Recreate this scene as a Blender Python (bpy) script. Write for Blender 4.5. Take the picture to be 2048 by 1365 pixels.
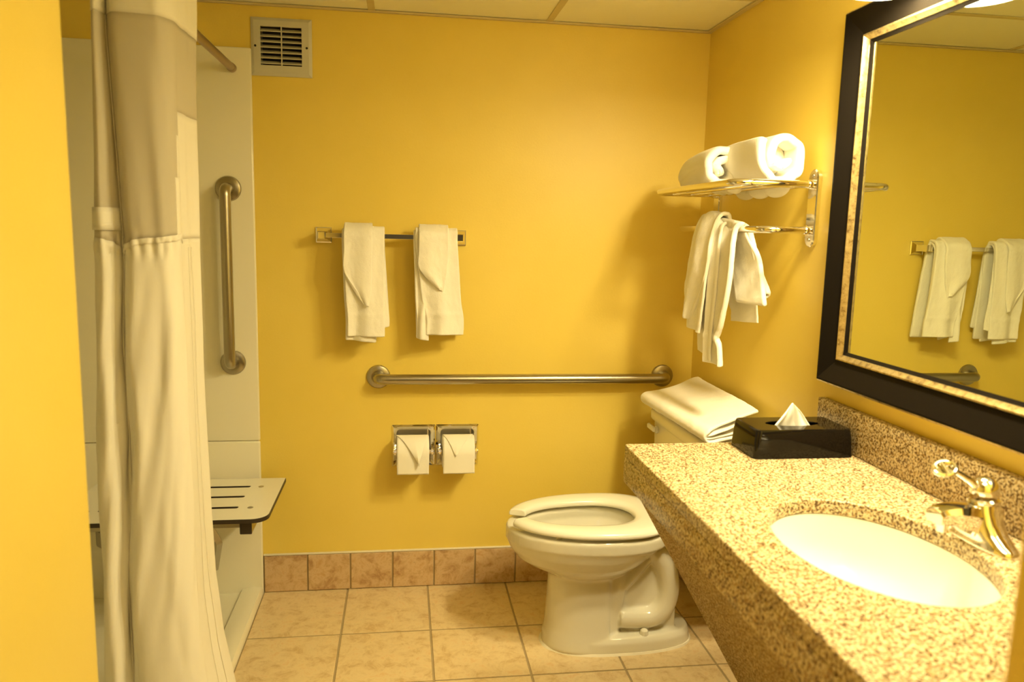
import bpy, bmesh, math, random
from mathutils import Vector, Matrix, noise
from math import pi, sin, cos
random.seed(7)
sc = bpy.context.scene
for o in list(bpy.data.objects): bpy.data.objects.remove(o)
COL = sc.collection

# ------------------------------------------------------------ camera
CAM = Vector((-1.0991, -2.7861, 1.3499))
R_ = Vector((0.99006, -0.13864, 0.02360)); U_ = Vector((-0.00328, 0.14502, 0.98942)); W_ = Vector((0.14060, 0.97967, -0.14312))
cd = bpy.data.cameras.new('camera'); cam = bpy.data.objects.new('camera', cd); COL.objects.link(cam)
M = Matrix((R_, U_, -W_)).transposed().to_4x4(); M.translation = CAM; cam.matrix_world = M
cd.sensor_width = 36; cd.lens = 1538.1*36/2048; cd.clip_start = 0.02
cd.dof.use_dof = True; cd.dof.focus_distance = 2.6; cd.dof.aperture_fstop = 3.4
sc.camera = cam
# ------------------------------------------------------------ world, exposure, light
LAMP = 9.0; LAMPCOL = (1, .83, .48)
w = bpy.data.worlds.new('world'); sc.world = w; w.use_nodes = True
w.node_tree.nodes['Background'].inputs[0].default_value = (1, .8, .42, 1)
w.node_tree.nodes['Background'].inputs[1].default_value = .22
sc.view_settings.view_transform = 'Standard'; sc.view_settings.look = 'None'
sc.view_settings.gamma = 1; sc.view_settings.exposure = .83; sc.view_settings.use_curve_mapping = False
al = bpy.data.lights.new('hall_fill', 'AREA'); al.shape = 'RECTANGLE'; al.size = .5; al.size_y = .5  # weak unseen fill, added for reflections and soft light from the hall
al.energy = 1.6; al.color = (1, .85, .6)
alo = bpy.data.objects.new('hall_fill', al); COL.objects.link(alo); alo.location = (-.95, -3.3, 2.05)

al = bpy.data.lights.new('ceiling_fill', 'AREA'); al.shape = 'SQUARE'; al.size = .55; al.energy = 5; al.color = (1, .84, .50)  # added fill without a fixture, brightens back wall and lower room
alo = bpy.data.objects.new('ceiling_fill', al); COL.objects.link(alo); alo.location = (-.50, -2.05, 2.066)

# ------------------------------------------------------------ materials
def mat(name, col, rough=.5, metal=0, spec=.5, coat=0, sheen=0, emit=None, es=0, trans=0):
    m = bpy.data.materials.new(name); m.use_nodes = True
    b = m.node_tree.nodes['Principled BSDF']
    b.inputs['Base Color'].default_value = (*col, 1); b.inputs['Roughness'].default_value = rough
    b.inputs['Metallic'].default_value = metal; b.inputs['Specular IOR Level'].default_value = spec
    b.inputs['Coat Weight'].default_value = coat; b.inputs['Sheen Weight'].default_value = sheen
    b.inputs['Transmission Weight'].default_value = trans
    if emit: b.inputs['Emission Color'].default_value = (*emit, 1); b.inputs['Emission Strength'].default_value = es
    return m
def nd(m, t, **k):
    n = m.node_tree.nodes.new(t)
    for a, v in k.items():
        if a in n.inputs: n.inputs[a].default_value = v
        else: setattr(n, a, v)
    return n
def lk(m, a, b): m.node_tree.links.new(a, b)
def coords(m, kind='Object', scale=(1, 1, 1)):
    tc = nd(m, 'ShaderNodeTexCoord'); mp = nd(m, 'ShaderNodeMapping'); mp.inputs['Scale'].default_value = scale
    lk(m, tc.outputs[kind], mp.inputs['Vector']); return mp.outputs[0]
def bump(m, scale, strength, dist=.001, det=3, vec=None, add=None):
    b = m.node_tree.nodes['Principled BSDF']; v = vec or coords(m)
    n = nd(m, 'ShaderNodeTexNoise', Scale=scale, Detail=det); lk(m, v, n.inputs['Vector'])
    bp = nd(m, 'ShaderNodeBump', Strength=strength, Distance=dist); lk(m, n.outputs[0], bp.inputs['Height']); lk(m, bp.outputs[0], b.inputs['Normal'])
    return n
def ramp(m, fac, stops, interp='LINEAR'):
    r = nd(m, 'ShaderNodeValToRGB'); r.color_ramp.interpolation = interp; e = r.color_ramp.elements
    while len(e) < len(stops): e.new(.5)
    for i, (p, c) in enumerate(stops): e[i].position = p; e[i].color = (*c, 1)
    lk(m, fac, r.inputs[0]); return r.outputs[0]
def mixc(m, f, a, b, mode='MIX'):
    x = nd(m, 'ShaderNodeMix', data_type='RGBA', blend_type=mode)
    for s, v in ((0, f), (6, a), (7, b)):
        if isinstance(v, (int, float)): x.inputs[s].default_value = v
        elif isinstance(v, tuple): x.inputs[s].default_value = (*v, 1)
        else: lk(m, v, x.inputs[s])
    return x.outputs[2]

PAINT = mat('yellow_paint', (.83, .60, .15), .42, spec=.45); bump(PAINT, 140, .25, .0012)
_v = coords(PAINT); _n = nd(PAINT, 'ShaderNodeTexNoise', Scale=2.2, Detail=4); lk(PAINT, _v, _n.inputs['Vector'])
lk(PAINT, ramp(PAINT, _n.outputs[0], [(.3, (.81, .615, .105)), (.7, (.85, .655, .135))]), PAINT.node_tree.nodes['Principled BSDF'].inputs['Base Color'])
WHITE = mat('white_plastic', (.80, .78, .68), .35)
VENTM = mat('vent_metal', (.60, .58, .48), .4)
FIBER = mat('shower_fiberglass', (.88, .84, .66), .28, coat=.2); bump(FIBER, 60, .06)
CEIL = mat('ceiling_panel', (.90, .86, .60), .8); bump(CEIL, 320, .3, .0008)
TBAR = mat('ceiling_bar_metal', (.62, .52, .26), .5)
DARK = mat('dark_void', (.02, .018, .014), .8)
CERAM = mat('porcelain', (.76, .73, .60), .09, spec=.6, coat=.5)
SINKM = mat('sink_porcelain', (.90, .89, .80), .10, spec=.6, coat=.4)
SEATM = mat('seat_plastic', (.86, .84, .72), .22)
CHROME = mat('chrome', (.86, .84, .80), .06, 1)
STEEL = mat('brushed_steel', (.44, .41, .32), .28, 1)
RODM = mat('rod_metal', (.42, .34, .25), .38, 1)
BLACKP = mat('black_plastic', (.006, .005, .004), .07, spec=.28)
TISSUE = mat('tissue_paper', (.93, .92, .88), .9)
PAPER = mat('toilet_paper', (.93, .90, .79), .95); bump(PAPER, 260, .4, .0006)
CORE = mat('phenolic_core', (.035, .025, .015), .45)
WATER = mat('water', (.9, .95, .9), .02, trans=.9)
MIRROR = mat('mirror_silver', (.74, .78, .62), .0, 1)
GROUT = mat('grout', (.42, .33, .18), .9)
CAULK = mat('caulk', (.86, .80, .62), .5)
DARKWOOD = mat('dark_frame_wood', (.009, .007, .005), .45, spec=.06); bump(DARKWOOD, 40, .15)
LAMPM = mat('frosted_lamp_glass', (.9, .88, .8), .5, emit=LAMPCOL, es=LAMP)
LAMPB = mat('glowing_diffuser', (.9, .88, .8), .5, emit=LAMPCOL, es=LAMP*22)
CARD = mat('cardboard', (.55, .42, .25), .9)

TERRY = mat('terry_cloth', (.93, .90, .80), .95, spec=.1, sheen=.1)
_b = TERRY.node_tree.nodes['Principled BSDF']; _v = coords(TERRY)
_a = nd(TERRY, 'ShaderNodeTexNoise', Scale=420, Detail=4); lk(TERRY, _v, _a.inputs['Vector'])
_c = nd(TERRY, 'ShaderNodeTexNoise', Scale=70, Detail=3); lk(TERRY, _v, _c.inputs['Vector'])
_m = nd(TERRY, 'ShaderNodeMath', operation='ADD'); lk(TERRY, _a.outputs[0], _m.inputs[0]); lk(TERRY, _c.outputs[0], _m.inputs[1])
_p = nd(TERRY, 'ShaderNodeBump', Strength=.6, Distance=.0016); lk(TERRY, _m.outputs[0], _p.inputs['Height']); lk(TERRY, _p.outputs[0], _b.inputs['Normal'])
HEM = mat('woven_hem', (.88, .85, .76), .8); _v = coords(HEM, scale=(1, 1, 1))
_wv = nd(HEM, 'ShaderNodeTexWave', Scale=90); _wv.bands_direction = 'X'; lk(HEM, _v, _wv.inputs['Vector'])
_p = nd(HEM, 'ShaderNodeBump', Strength=.5, Distance=.002); lk(HEM, _wv.outputs[0], _p.inputs['Height']); lk(HEM, _p.outputs[0], HEM.node_tree.nodes['Principled BSDF'].inputs['Normal'])

def cloth_mat(name, col, transl, transp):
    m = mat(name, col, .85, spec=.2); nt = m.node_tree; b = nt.nodes['Principled BSDF']; out = nt.nodes['Material Output']
    t = nd(m, 'ShaderNodeBsdfTranslucent'); t.inputs[0].default_value = (*col, 1)
    mx = nd(m, 'ShaderNodeMixShader'); mx.inputs[0].default_value = transl
    lk(m, b.outputs[0], mx.inputs[1]); lk(m, t.outputs[0], mx.inputs[2]); last = mx
    if transp:
        tr = nd(m, 'ShaderNodeBsdfTransparent'); m2 = nd(m, 'ShaderNodeMixShader'); m2.inputs[0].default_value = transp
        lk(m, mx.outputs[0], m2.inputs[1]); lk(m, tr.outputs[0], m2.inputs[2]); last = m2
    lk(m, last.outputs[0], out.inputs[0])
    bump(m, 30, .3, .003, 5, vec=coords(m, scale=(1, 1, .35)))
    return m
CURT = cloth_mat('curtain_cloth', (.93, .89, .76), .10, 0)
SHEER = cloth_mat('curtain_sheer', (.84, .78, .62), .25, .30)

GRAN = mat('granite', (.6, .5, .3), .26, spec=.22); _b = GRAN.node_tree.nodes['Principled BSDF']; _v = coords(GRAN)
_n1 = nd(GRAN, 'ShaderNodeTexNoise', Scale=215, Detail=3, Roughness=.6); lk(GRAN, _v, _n1.inputs['Vector'])
_n2 = nd(GRAN, 'ShaderNodeTexNoise', Scale=150, Detail=3); _v2 = coords(GRAN); _v2.node.inputs['Location'].default_value = (3, 5, 7); lk(GRAN, _v2, _n2.inputs['Vector'])
_c1 = ramp(GRAN, _n2.outputs[0], [(.38, (.38, .25, .10)), (.46, (.56, .44, .24)), (.55, (.72, .62, .40)), (.66, (.52, .38, .17))])
_s = ramp(GRAN, _n1.outputs[0], [(.0, (0, 0, 0)), (.452, (0, 0, 0)), (.488, (1, 1, 1)), (1, (1, 1, 1))])
lk(GRAN, mixc(GRAN, _s, (.12, .070, .028), _c1), _b.inputs['Base Color'])

GRANU = GRAN.copy(); GRANU.name = 'honed_granite'; _b2 = GRANU.node_tree.nodes['Principled BSDF']
_b2.inputs['Roughness'].default_value = .85; _b2.inputs['Specular IOR Level'].default_value = .04
def tile_mat(name, cols):
    m = mat(name, (.6, .4, .2), .38); b = m.node_tree.nodes['Principled BSDF']
    tc = nd(m, 'ShaderNodeTexCoord'); oi = nd(m, 'ShaderNodeObjectInfo')
    sc_ = nd(m, 'ShaderNodeVectorMath', operation='SCALE'); sc_.inputs[3].default_value = 37; 
    cx = nd(m, 'ShaderNodeCombineXYZ'); lk(m, oi.outputs['Random'], cx.inputs[0]); lk(m, oi.outputs['Random'], cx.inputs[1]); lk(m, cx.outputs[0], sc_.inputs[0])
    ad = nd(m, 'ShaderNodeVectorMath', operation='ADD'); lk(m, tc.outputs['Object'], ad.inputs[0]); lk(m, sc_.outputs[0], ad.inputs[1])
    n = nd(m, 'ShaderNodeTexNoise', Scale=19, Detail=10, Roughness=.72, Distortion=.4); lk(m, ad.outputs[0], n.inputs['Vector'])
    c = ramp(m, n.outputs[0], [(.36, cols[0]), (.46, cols[1]), (.55, cols[2]), (.66, cols[3])])
    n2 = nd(m, 'ShaderNodeTexNoise', Scale=55, Detail=6, Roughness=.8, Distortion=1.5); lk(m, ad.outputs[0], n2.inputs['Vector'])
    s = ramp(m, n2.outputs[0], [(.0, (1, 1, 1)), (.30, (1, 1, 1)), (.38, (0, 0, 0)), (1, (0, 0, 0))])
    lk(m, mixc(m, s, c, cols[4]), b.inputs['Base Color'])
    bp = nd(m, 'ShaderNodeBump', Strength=.25, Distance=.002); lk(m, n2.outputs[0], bp.inputs['Height']); lk(m, bp.outputs[0], b.inputs['Normal'])
    return m
FTILE = tile_mat('floor_tile_ceramic', [(.60, .42, .20), (.72, .56, .31), (.78, .63, .37), (.74, .52, .26), (.36, .25, .12)])
BTILE = tile_mat('base_tile_ceramic', [(.42, .25, .12), (.58, .39, .20), (.68, .50, .28), (.58, .36, .17), (.26, .17, .09)])
GILT = mat('gilt', (.62, .46, .20), .32, .8); _v = coords(GILT)
_n = nd(GILT, 'ShaderNodeTexNoise', Scale=60, Detail=6, Roughness=.75); lk(GILT, _v, _n.inputs['Vector'])
lk(GILT, ramp(GILT, _n.outputs[0], [(.32, (.14, .08, .03)), (.46, (.46, .35, .15)), (.65, (.62, .50, .24))]), GILT.node_tree.nodes['Principled BSDF'].inputs['Base Color'])

# ------------------------------------------------------------ mesh helpers
def bx(bm, x0, x1, y0, y1, z0, z1, bev=0, seg=2):
    r = bmesh.ops.create_cube(bm, size=1)
    vs = r['verts']
    for v in vs: v.co = Vector((x0+(v.co.x+.5)*(x1-x0), y0+(v.co.y+.5)*(y1-y0), z0+(v.co.z+.5)*(z1-z0)))
    if bev:
        es = list({e for v in vs for e in v.link_edges})
        bmesh.ops.bevel(bm, geom=es, offset=bev, segments=seg, affect='EDGES', profile=.5)
def loft(bm, rings, cap0=True, cap1=True, closed=True):
    vr = [[bm.verts.new(p) for p in r] for r in rings]; n = len(vr[0])
    for a, b in zip(vr, vr[1:]):
        for i in range(n if closed else n-1):
            j = (i+1) % n; bm.faces.new((a[i], a[j], b[j], b[i]))
    if cap0: bm.faces.new(list(reversed(vr[0])))
    if cap1: bm.faces.new(vr[-1])
    return vr
def fillet(pts, rad, n=8):
    pts = [Vector(p) for p in pts]; out = [pts[0]]
    for a, b, c in zip(pts, pts[1:], pts[2:]):
        d1 = (a-b).normalized(); d2 = (c-b).normalized(); ang = d1.angle(d2); t = min(rad/math.tan(ang/2), (a-b).length*.49, (c-b).length*.49)
        p, q = b+d1*t, b+d2*t
        for i in range(n+1):
            s = i/n; out.append(p*(1-s)**2+b*2*s*(1-s)+q*s*s)
    out.append(pts[-1]); return out
def tube(bm, pts, r, seg=16, caps=True, flat=None):
    pts = [Vector(p) for p in pts]; n = len(pts)
    rs = r if isinstance(r, (list, tuple)) else [r]*n
    T = [(pts[min(i+1, n-1)]-pts[max(i-1, 0)]).normalized() for i in range(n)]
    ref = Vector((0, 0, 1)) if abs(T[0].z) < .9 else Vector((1, 0, 0))
    N = (ref-T[0]*ref.dot(T[0])).normalized(); rings = []
    for i in range(n):
        if i: N = (N-T[i]*N.dot(T[i])).normalized()
        B = T[i].cross(N)
        rings.append([pts[i]+(N*cos(a)*rs[i]*(flat or 1)+B*sin(a)*rs[i]) for a in [2*pi*k/seg for k in range(seg)]])
    loft(bm, rings, caps, caps)
def lathe(bm, prof, org, axis=(0, 0, 1), seg=32, cap0=True, cap1=True):
    ax = Vector(axis).normalized(); ref = Vector((0, 0, 1)) if abs(ax.z) < .9 else Vector((1, 0, 0))
    u = ax.cross(ref).normalized(); v = ax.cross(u); org = Vector(org)
    rings = [[org+ax*h+(u*cos(2*pi*k/seg)+v*sin(2*pi*k/seg))*max(r, 1e-5) for k in range(seg)] for r, h in prof]
    loft(bm, rings, cap0, cap1)
def plate(bm, outer, holes, d0, d1, ax='z'):
    """flat plate with holes, extruded from d0 to d1 along ax"""
    def P(a, b, d): return {'z': (a, b, d), 'y': (a, d, b), 'x': (d, a, b)}[ax]
    edges = []; loops = []
    for lp in [outer]+holes:
        vs = [bm.verts.new(P(a, b, d0)) for a, b in lp]
        for i in range(len(vs)): edges.append(bm.edges.new((vs[i], vs[(i+1) % len(vs)])))
        loops.append(vs)
    r = bmesh.ops.triangle_fill(bm, use_beauty=True, use_dissolve=False, edges=edges)
    fs = [f for f in r['geom'] if isinstance(f, bmesh.types.BMFace)]
    off = Vector(P(0, 0, d1-d0)); mp = {}
    for lp in loops:
        for v in lp: mp[v] = bm.verts.new(v.co+off)
    for f in fs:
        bm.faces.new([mp[v] for v in reversed(f.verts)])
    for lp in loops:
        for i in range(len(lp)):
            a, b = lp[i], lp[(i+1) % len(lp)]; bm.faces.new((a, b, mp[b], mp[a]))
def rrect(a0, a1, b0, b1, r, n=5):
    out = []
    for cx, cy, s in ((a1-r, b1-r, 0), (a0+r, b1-r, 1), (a0+r, b0+r, 2), (a1-r, b0+r, 3)):
        for i in range(n+1):
            t = pi/2*(s+i/n); out.append((cx+r*cos(t), cy+r*sin(t)))
    return out
def ell(cx, cy, a, b, n=48, s=1):
    return [(cx+a*cos(2*pi*i/n), cy+b*sin(2*pi*i/n)) for i in range(n)]
def cr(pts, t):
    """catmull-rom through pts (list of tuples), t in 0..1"""
    n = len(pts)-1; x = min(max(t, 0), 1)*n; i = min(int(x), n-1); f = x-i
    p = [Vector(pts[max(0, min(n, k))]) for k in (i-1, i, i+1, i+2)]
    return .5*((2*p[1])+(p[2]-p[0])*f+(2*p[0]-5*p[1]+4*p[2]-p[3])*f*f+(3*p[1]-p[0]-3*p[2]+p[3])*f**3)
def lin(tab, z):
    for (a, u), (b, v) in zip(tab, tab[1:]):
        if (a-z)*(b-z) <= 0: return u+(v-u)*(z-a)/(b-a)
    return tab[0][1] if abs(z-tab[0][0]) < abs(z-tab[-1][0]) else tab[-1][1]

def finish(name, bm, m, smooth=True, org=(0, 0, 0), ang=35):
    bmesh.ops.recalc_face_normals(bm, faces=bm.faces)
    me = bpy.data.meshes.new(name); bmesh.ops.translate(bm, verts=bm.verts, vec=-Vector(org)); bm.to_mesh(me); bm.free()
    for mm in (m if isinstance(m, (list, tuple)) else [m]): me.materials.append(mm)
    if smooth: me.shade_smooth(); me.set_sharp_from_angle(angle=math.radians(ang))
    o = bpy.data.objects.new(name, me); COL.objects.link(o); return o
def root_org(p):
    while p.parent: p = p.parent
    return p.location
def part(name, bm, m, parent, smooth=True, label=None, ang=35):
    o = finish(name, bm, m, smooth, root_org(parent), ang); o.parent = parent
    if label: o['label'] = label
    return o
def piece(name, bm, m, parent, org, smooth=False):
    """part with an origin of its own (for tiles etc. under a structure at the world origin)"""
    o = finish(name, bm, m, smooth, org); o.parent = parent; o.location = Vector(org)-root_org(parent); return o
def thing(name, label, cat, loc, group=None):
    o = bpy.data.objects.new(name, None); COL.objects.link(o); o.location = loc; o.empty_display_size = .05
    o['label'] = label; o['category'] = cat
    if group: o['group'] = group
    return o
def solo(name, bm, m, label, cat, loc, group=None, smooth=True, ang=35):
    o = finish(name, bm, m, smooth, loc, ang); o.location = loc; o['label'] = label; o['category'] = cat
    if group: o['group'] = group
    return o
def struct(name, bm, m, smooth=False):
    o = finish(name, bm, m, smooth); o['kind'] = 'structure'; return o
def copy_tree(o, parent=None):
    c = o.copy(); COL.objects.link(c); c.parent = parent
    for ch in list(o.children): copy_tree(ch, c)
    return c
def NB(): return bmesh.new()
def mod_solid(o, t, off=0, sub=0):
    m = o.modifiers.new('solid', 'SOLIDIFY'); m.thickness = t; m.offset = off
    if sub: s = o.modifiers.new('sub', 'SUBSURF'); s.levels = sub; s.render_levels = sub
def grid(bm, fn, nu, nv, u0=0, u1=1, v0=0, v1=1, wrap=False):
    vs = [[bm.verts.new(fn(u0+(u1-u0)*i/nu, v0+(v1-v0)*j/nv)) for j in range(nv+1)] for i in range(nu+1)]
    for i in range(nu):
        for j in range(nv): bm.faces.new((vs[i][j], vs[i+1][j], vs[i+1][j+1], vs[i][j+1]))

# ------------------------------------------------------------ room shell
H = 2.072
VX0, VX1, VZ0, VZ1 = -1.573, -1.439, 1.878, 2.003
TPX = [-1.0585, -.8975]; TPZ = .551
bm = NB()
holes = [[(VX0, VZ0), (VX1, VZ0), (VX1, VZ1), (VX0, VZ1)]]
for cx in TPX: holes.append(rrect(cx-.062, cx+.062, TPZ-.062, TPZ+.062, .012))
plate(bm, [(-2.6, 0), (.1, 0), (.1, 2.2), (-2.6, 2.2)], holes, 0, .02, 'y')
bx(bm, -2.6, .1, .09, .12, 0, 2.2)
struct('wall_back', bm, PAINT)
bm = NB(); bx(bm, 0, .1, -4, .0, 0, 2.2); struct('wall_right', bm, PAINT)
bm = NB(); bx(bm, -1.76, -1.62, -4, -1.455, 0, 2.2, .012, 3); wl = struct('wall_left', bm, PAINT, True)
bm = NB(); bx(bm, -2.6, -1.765, -1.60, -1.47, 0, 2.2); struct('wall_shower_side', bm, PAINT)
bm = NB(); bx(bm, -2.6, -2.505, -1.5, 0, 0, 2.2); struct('wall_shower_end', bm, PAINT)
bm = NB(); bx(bm, -.60, 0, -2.38, -2.25, 0, 2.2, .008, 3); struct('wall_front', bm, PAINT, True)
bm = NB(); bx(bm, -2.6, .1, -4.1, -4, 0, 2.2); struct('wall_hall', bm, mat('dim_hall_grey', (.16, .17, .18), .7))  # unseen end wall; the hall's dimness is put into its dark colour for chrome reflections

# floor and tiles
bm = NB(); bx(bm, -2.6, .1, -4, .0, -.05, -.002)
floor = struct('floor', bm, GROUT)
T = .2978; xs = [-1.6045, -1.3007]+[-1.3007+T*k for k in (1, 2, 3, 4)]+[0]
ys = [0, -.3355]+[-.3355-T*k for k in range(1, 13)]
G = .0032
for i in range(len(xs)-1):
    for j in range(len(ys)-1):
        x0, x1, y1, y0 = xs[i]+G, xs[i+1]-G, ys[j]-G, ys[j+1]+G
        if y0 < -4: continue
        c = ((x0+x1)/2, (y0+y1)/2, -.002); bm = NB(); bx(bm, x0, x1, y0, y1, -.002, random.uniform(0, .0006), .0018, 2)
        piece('floor_tile', bm, FTILE, floor, c)
# baseboards
BZ = .1407
bm = NB(); bx(bm, -1.603, 0, -.0055, 0, 0, BZ+.004); bb = struct('baseboard_back', bm, GROUT)
bs = .1556; ed = [-1.6025]+[-1.4458+bs*k for k in range(10)]; ed = [e for e in ed if e < -.03]+[0]
for a, b in zip(ed, ed[1:]):
    bm = NB(); bx(bm, a+.0028, b-.0028, -.0105-random.uniform(0, .001), -.003, .003, BZ, .002, 2); piece('baseboard_tile', bm, BTILE, bb, ((a+b)/2, -.005, .07))
bm = NB(); bx(bm, -1.603, 0, -.010, 0, BZ+.0008, BZ+.008, .003, 2); part('caulk_bead', bm, CAULK, bb)
bm = NB(); bx(bm, -.0055, 0, -2.25, -.011, 0, BZ+.004); bb2 = struct('baseboard_right', bm, GROUT)
for k in range(14):
    a = -.011-bs*k; b = a-bs
    bm = NB(); bx(bm, -.0105, -.003, b+.0028, a-.0028, .003, BZ, .002, 2); piece('baseboard_tile', bm, BTILE, bb2, (-.005, (a+b)/2, .07))

# ceiling grid
bm = NB(); bx(bm, -2.6, .1, -4, .0, H+.012, H+.06)
ceil = struct('ceiling', bm, DARK)
cxs = [-2.5, -2.428, -1.817, -1.207, -.596, 0]; cys = [0, -.40, -1.01, -1.62, -2.23, -2.84, -3.45, -4]
for i in range(5):
    for j in range(7):
        x0, x1, y1, y0 = cxs[i], cxs[i+1], cys[j], cys[j+1]
        bm = NB(); bx(bm, x0+.002, x1-.002, y0+.002, y1-.002, H+.0035, H+.012); o = piece('ceiling_tile', bm, CEIL, ceil, ((x0+x1)/2, (y0+y1)/2, H+.006))
for x in cxs[1:5]:
    bm = NB(); bx(bm, x-.012, x+.012, -4, 0, H+.0005, H+.003, .0008, 1); part('ceiling_bar', bm, TBAR, ceil, False)
for y in cys[1:7]:
    bm = NB(); bx(bm, -2.5, 0, y-.012, y+.012, H, H+.0025, .0008, 1); part('ceiling_bar', bm, TBAR, ceil, False)
for (a, b, c, d) in ((-2.5, 0, -.016, 0), (-.018, 0, -4, -.016)):
    bm = NB(); bx(bm, a, b, c, d, H-.004, H+.002, .0008, 1); part('wall_angle', bm, TBAR, ceil, False)

# ------------------------------------------------------------ shower
sh = thing('shower_stall', 'cream fiberglass shower stall with low threshold, left of the yellow back wall', 'shower', (-2.05, -.7, 0))
bm = NB(); bx(bm, -2.5, -1.604, -.014, -.0005, .58, 1.931, .006, 3); part('upper_panel', bm, FIBER, sh)
bm = NB(); bx(bm, -2.5, -1.604, -.018, -.0005, .003, .579, .006, 3); part('lower_panel', bm, FIBER, sh)
bm = NB(); bx(bm, -2.499, -2.485, -1.455, -.02, .004, 1.931, .004, 2); part('side_panel', bm, FIBER, sh)
bm = NB(); bx(bm, -2.485, -1.77, -1.469, -1.455, .004, 1.931, .004, 2); part('side_panel', bm, FIBER, sh)
prof = [(-1.6045, .0), (-1.606, .018), (-1.612, .026), (-1.63, .029), (-1.655, .027), (-1.678, .022), (-1.686, .010), (-1.70, .007), (-2.484, .006), (-2.484, 0)]
bm = NB(); loft(bm, [[(x, y, z) for x, z in prof] for y in (-1.452, -.002)]); part('pan', bm, FIBER, sh)
# cove between pan and back panel
pr = [(-.018+.0, .12)]+[(-.018-.045*(1-cos(t)), .012+.108*(1-sin(t))) for t in [pi/2*k/8 for k in range(1, 9)]]+[(-.01, .004), (-.01, .12)]


# vent
vt = thing('wall_vent', 'square beige exhaust vent with louvres high on the yellow back wall', 'vent', (-1.506, 0, 1.84))
bm = NB(); o_, i_ = (-1.605, -1.406, 1.844, 2.032), (VX0, VX1, VZ0, VZ1)
def rectring(r, y, o=0): x0, x1, z0, z1 = r; return [(x0+o, y, z0+o), (x1-o, y, z0+o), (x1-o, y, z1-o), (x0+o, y, z1-o)]
loft(bm, [rectring(o_, -.0005), rectring(o_, -.004), rectring(o_, -.009, .010), rectring(i_, -.0105), rectring(i_, -.0005), rectring(i_, .03)], False, False)
part('vent_frame', bm, VENTM, vt, ang=20)
mx = (VX0+VX1)/2+.001
n = 7
for k in range(n):
    z = VZ0+.004+(VZ1-VZ0-.004)*(k)/n
    for a, b in ((VX0, mx-.001), (mx+.001, VX1)):
        bm = NB(); v = [(-.0105, z), (-.0105, z+.0026), (.006, z+.0125), (.006, z+.0105)]
        loft(bm, [[(x, y, zz) for y, zz in v] for x in (a, b)]); part('louvre', bm, VENTM, vt, False)
bm = NB(); bx(bm, mx-.0016, mx+.0016, -.0115, .0, VZ0, VZ1); part('divider', bm, VENTM, vt, False)
bm = NB(); bx(bm, VX0-.01, VX1+.01, .03, .085, VZ0-.01, VZ1+.01); part('duct', bm, DARK, vt, False)
for x in (-1.590, -1.4225):
    bm = NB(); lathe(bm, [(.0038, 0), (.0038, .0016), (.002, .002)], (x, -.0095, 1.939), (0, -1, 0), 12); part('screw', bm, DARK, vt)

# ------------------------------------------------------------ wall mounted bars
def flange(bm, c, n, r=.043):
    lathe(bm, [(r, 0), (r, .003), (r*.93, .008), (r*.62, .013), (r*.55, .013)], c, n, 40)
def grab_bar(name, label, a, b, n, off, r=.0185):
    a, b, n = Vector(a), Vector(b), Vector(n); t = thing(name, label, 'grab bar', a)
    bm = NB(); tube(bm, fillet([a, a+n*off, b+n*off, b], .05, 10), r, 24); part('rail', bm, STEEL, t)
    for c in (a, b): bm = NB(); flange(bm, c, n); part('flange', bm, STEEL, t)
grab_bar('grab_bar', 'long horizontal brushed steel grab bar on the back wall above the toilet paper', (-1.186, -.001, .811), (-.117, -.001, .811), (0, -1, 0), .058)
grab_bar('grab_bar', 'vertical brushed steel grab bar on the cream shower panel beside the curtain', (-1.688, -.015, 1.466), (-1.688, -.015, .866), (0, -1, 0), .055)

tb = thing('towel_bar', 'square chrome towel bar on the back wall carrying two hand towels', 'towel bar', (-1.14, 0, 1.317))
ZB = 1.317
bm = NB(); bx(bm, -1.372, -.905, -.078, -.062, ZB-.008, ZB+.008, .001, 1); part('bar', bm, CHROME, tb)
for x in (-1.374, -.903):
    bm = NB(); s = .027
    loft(bm, [[(x-a, y, ZB-a), (x+a, y, ZB-a), (x+a, y, ZB+a), (x-a, y, ZB+a)] for a, y in ((s, -.0005), (s, -.006), (s*.86, -.0075), (s*.80, -.010), (s*.5, -.020), (s*.44, -.05), (s*.48, -.083), (s*.38, -.086))])
    part('post', bm, CHROME, tb, ang=15)

# ------------------------------------------------------------ towels
def rowpt(L, Rr, u, v): return cr(L, v).lerp(cr(Rr, v), u)
def draped(bm, L, Rr, nu=26, nv=70, fold=None, edge=0):
    base = lambda u, v: rowpt(L, Rr, u, v)
    def f(u, v):
        p = base(u, v); e = .004
        du = base(min(u+e, 1), v)-base(max(u-e, 0), v); dv = base(u, min(v+e, 1))-base(u, max(v-e, 0))
        nn = du.cross(dv)
        nn = nn.normalized() if nn.length > 1e-12 else Vector((0, -1, 0))
        a = fold(u, v, p) if fold else 0
        a += .0018*noise.noise(p*38)+.0012*noise.noise(p*110)
        return p+nn*a
    grid(bm, f, nu, nv)
def towel_obj(name, sheets, t, parent=None, m=None, **kw):
    bm = NB()
    for s in sheets: draped(bm, *s[0], **s[1])
    if parent: o = part(name, bm, m or TERRY, parent, True, ang=180)
    else: o = solo(name, bm, m or TERRY, kw['label'], kw['cat'], kw['loc'], kw.get('group'), True, 180)
    mod_solid(o, t, 0, 1); return o

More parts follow.
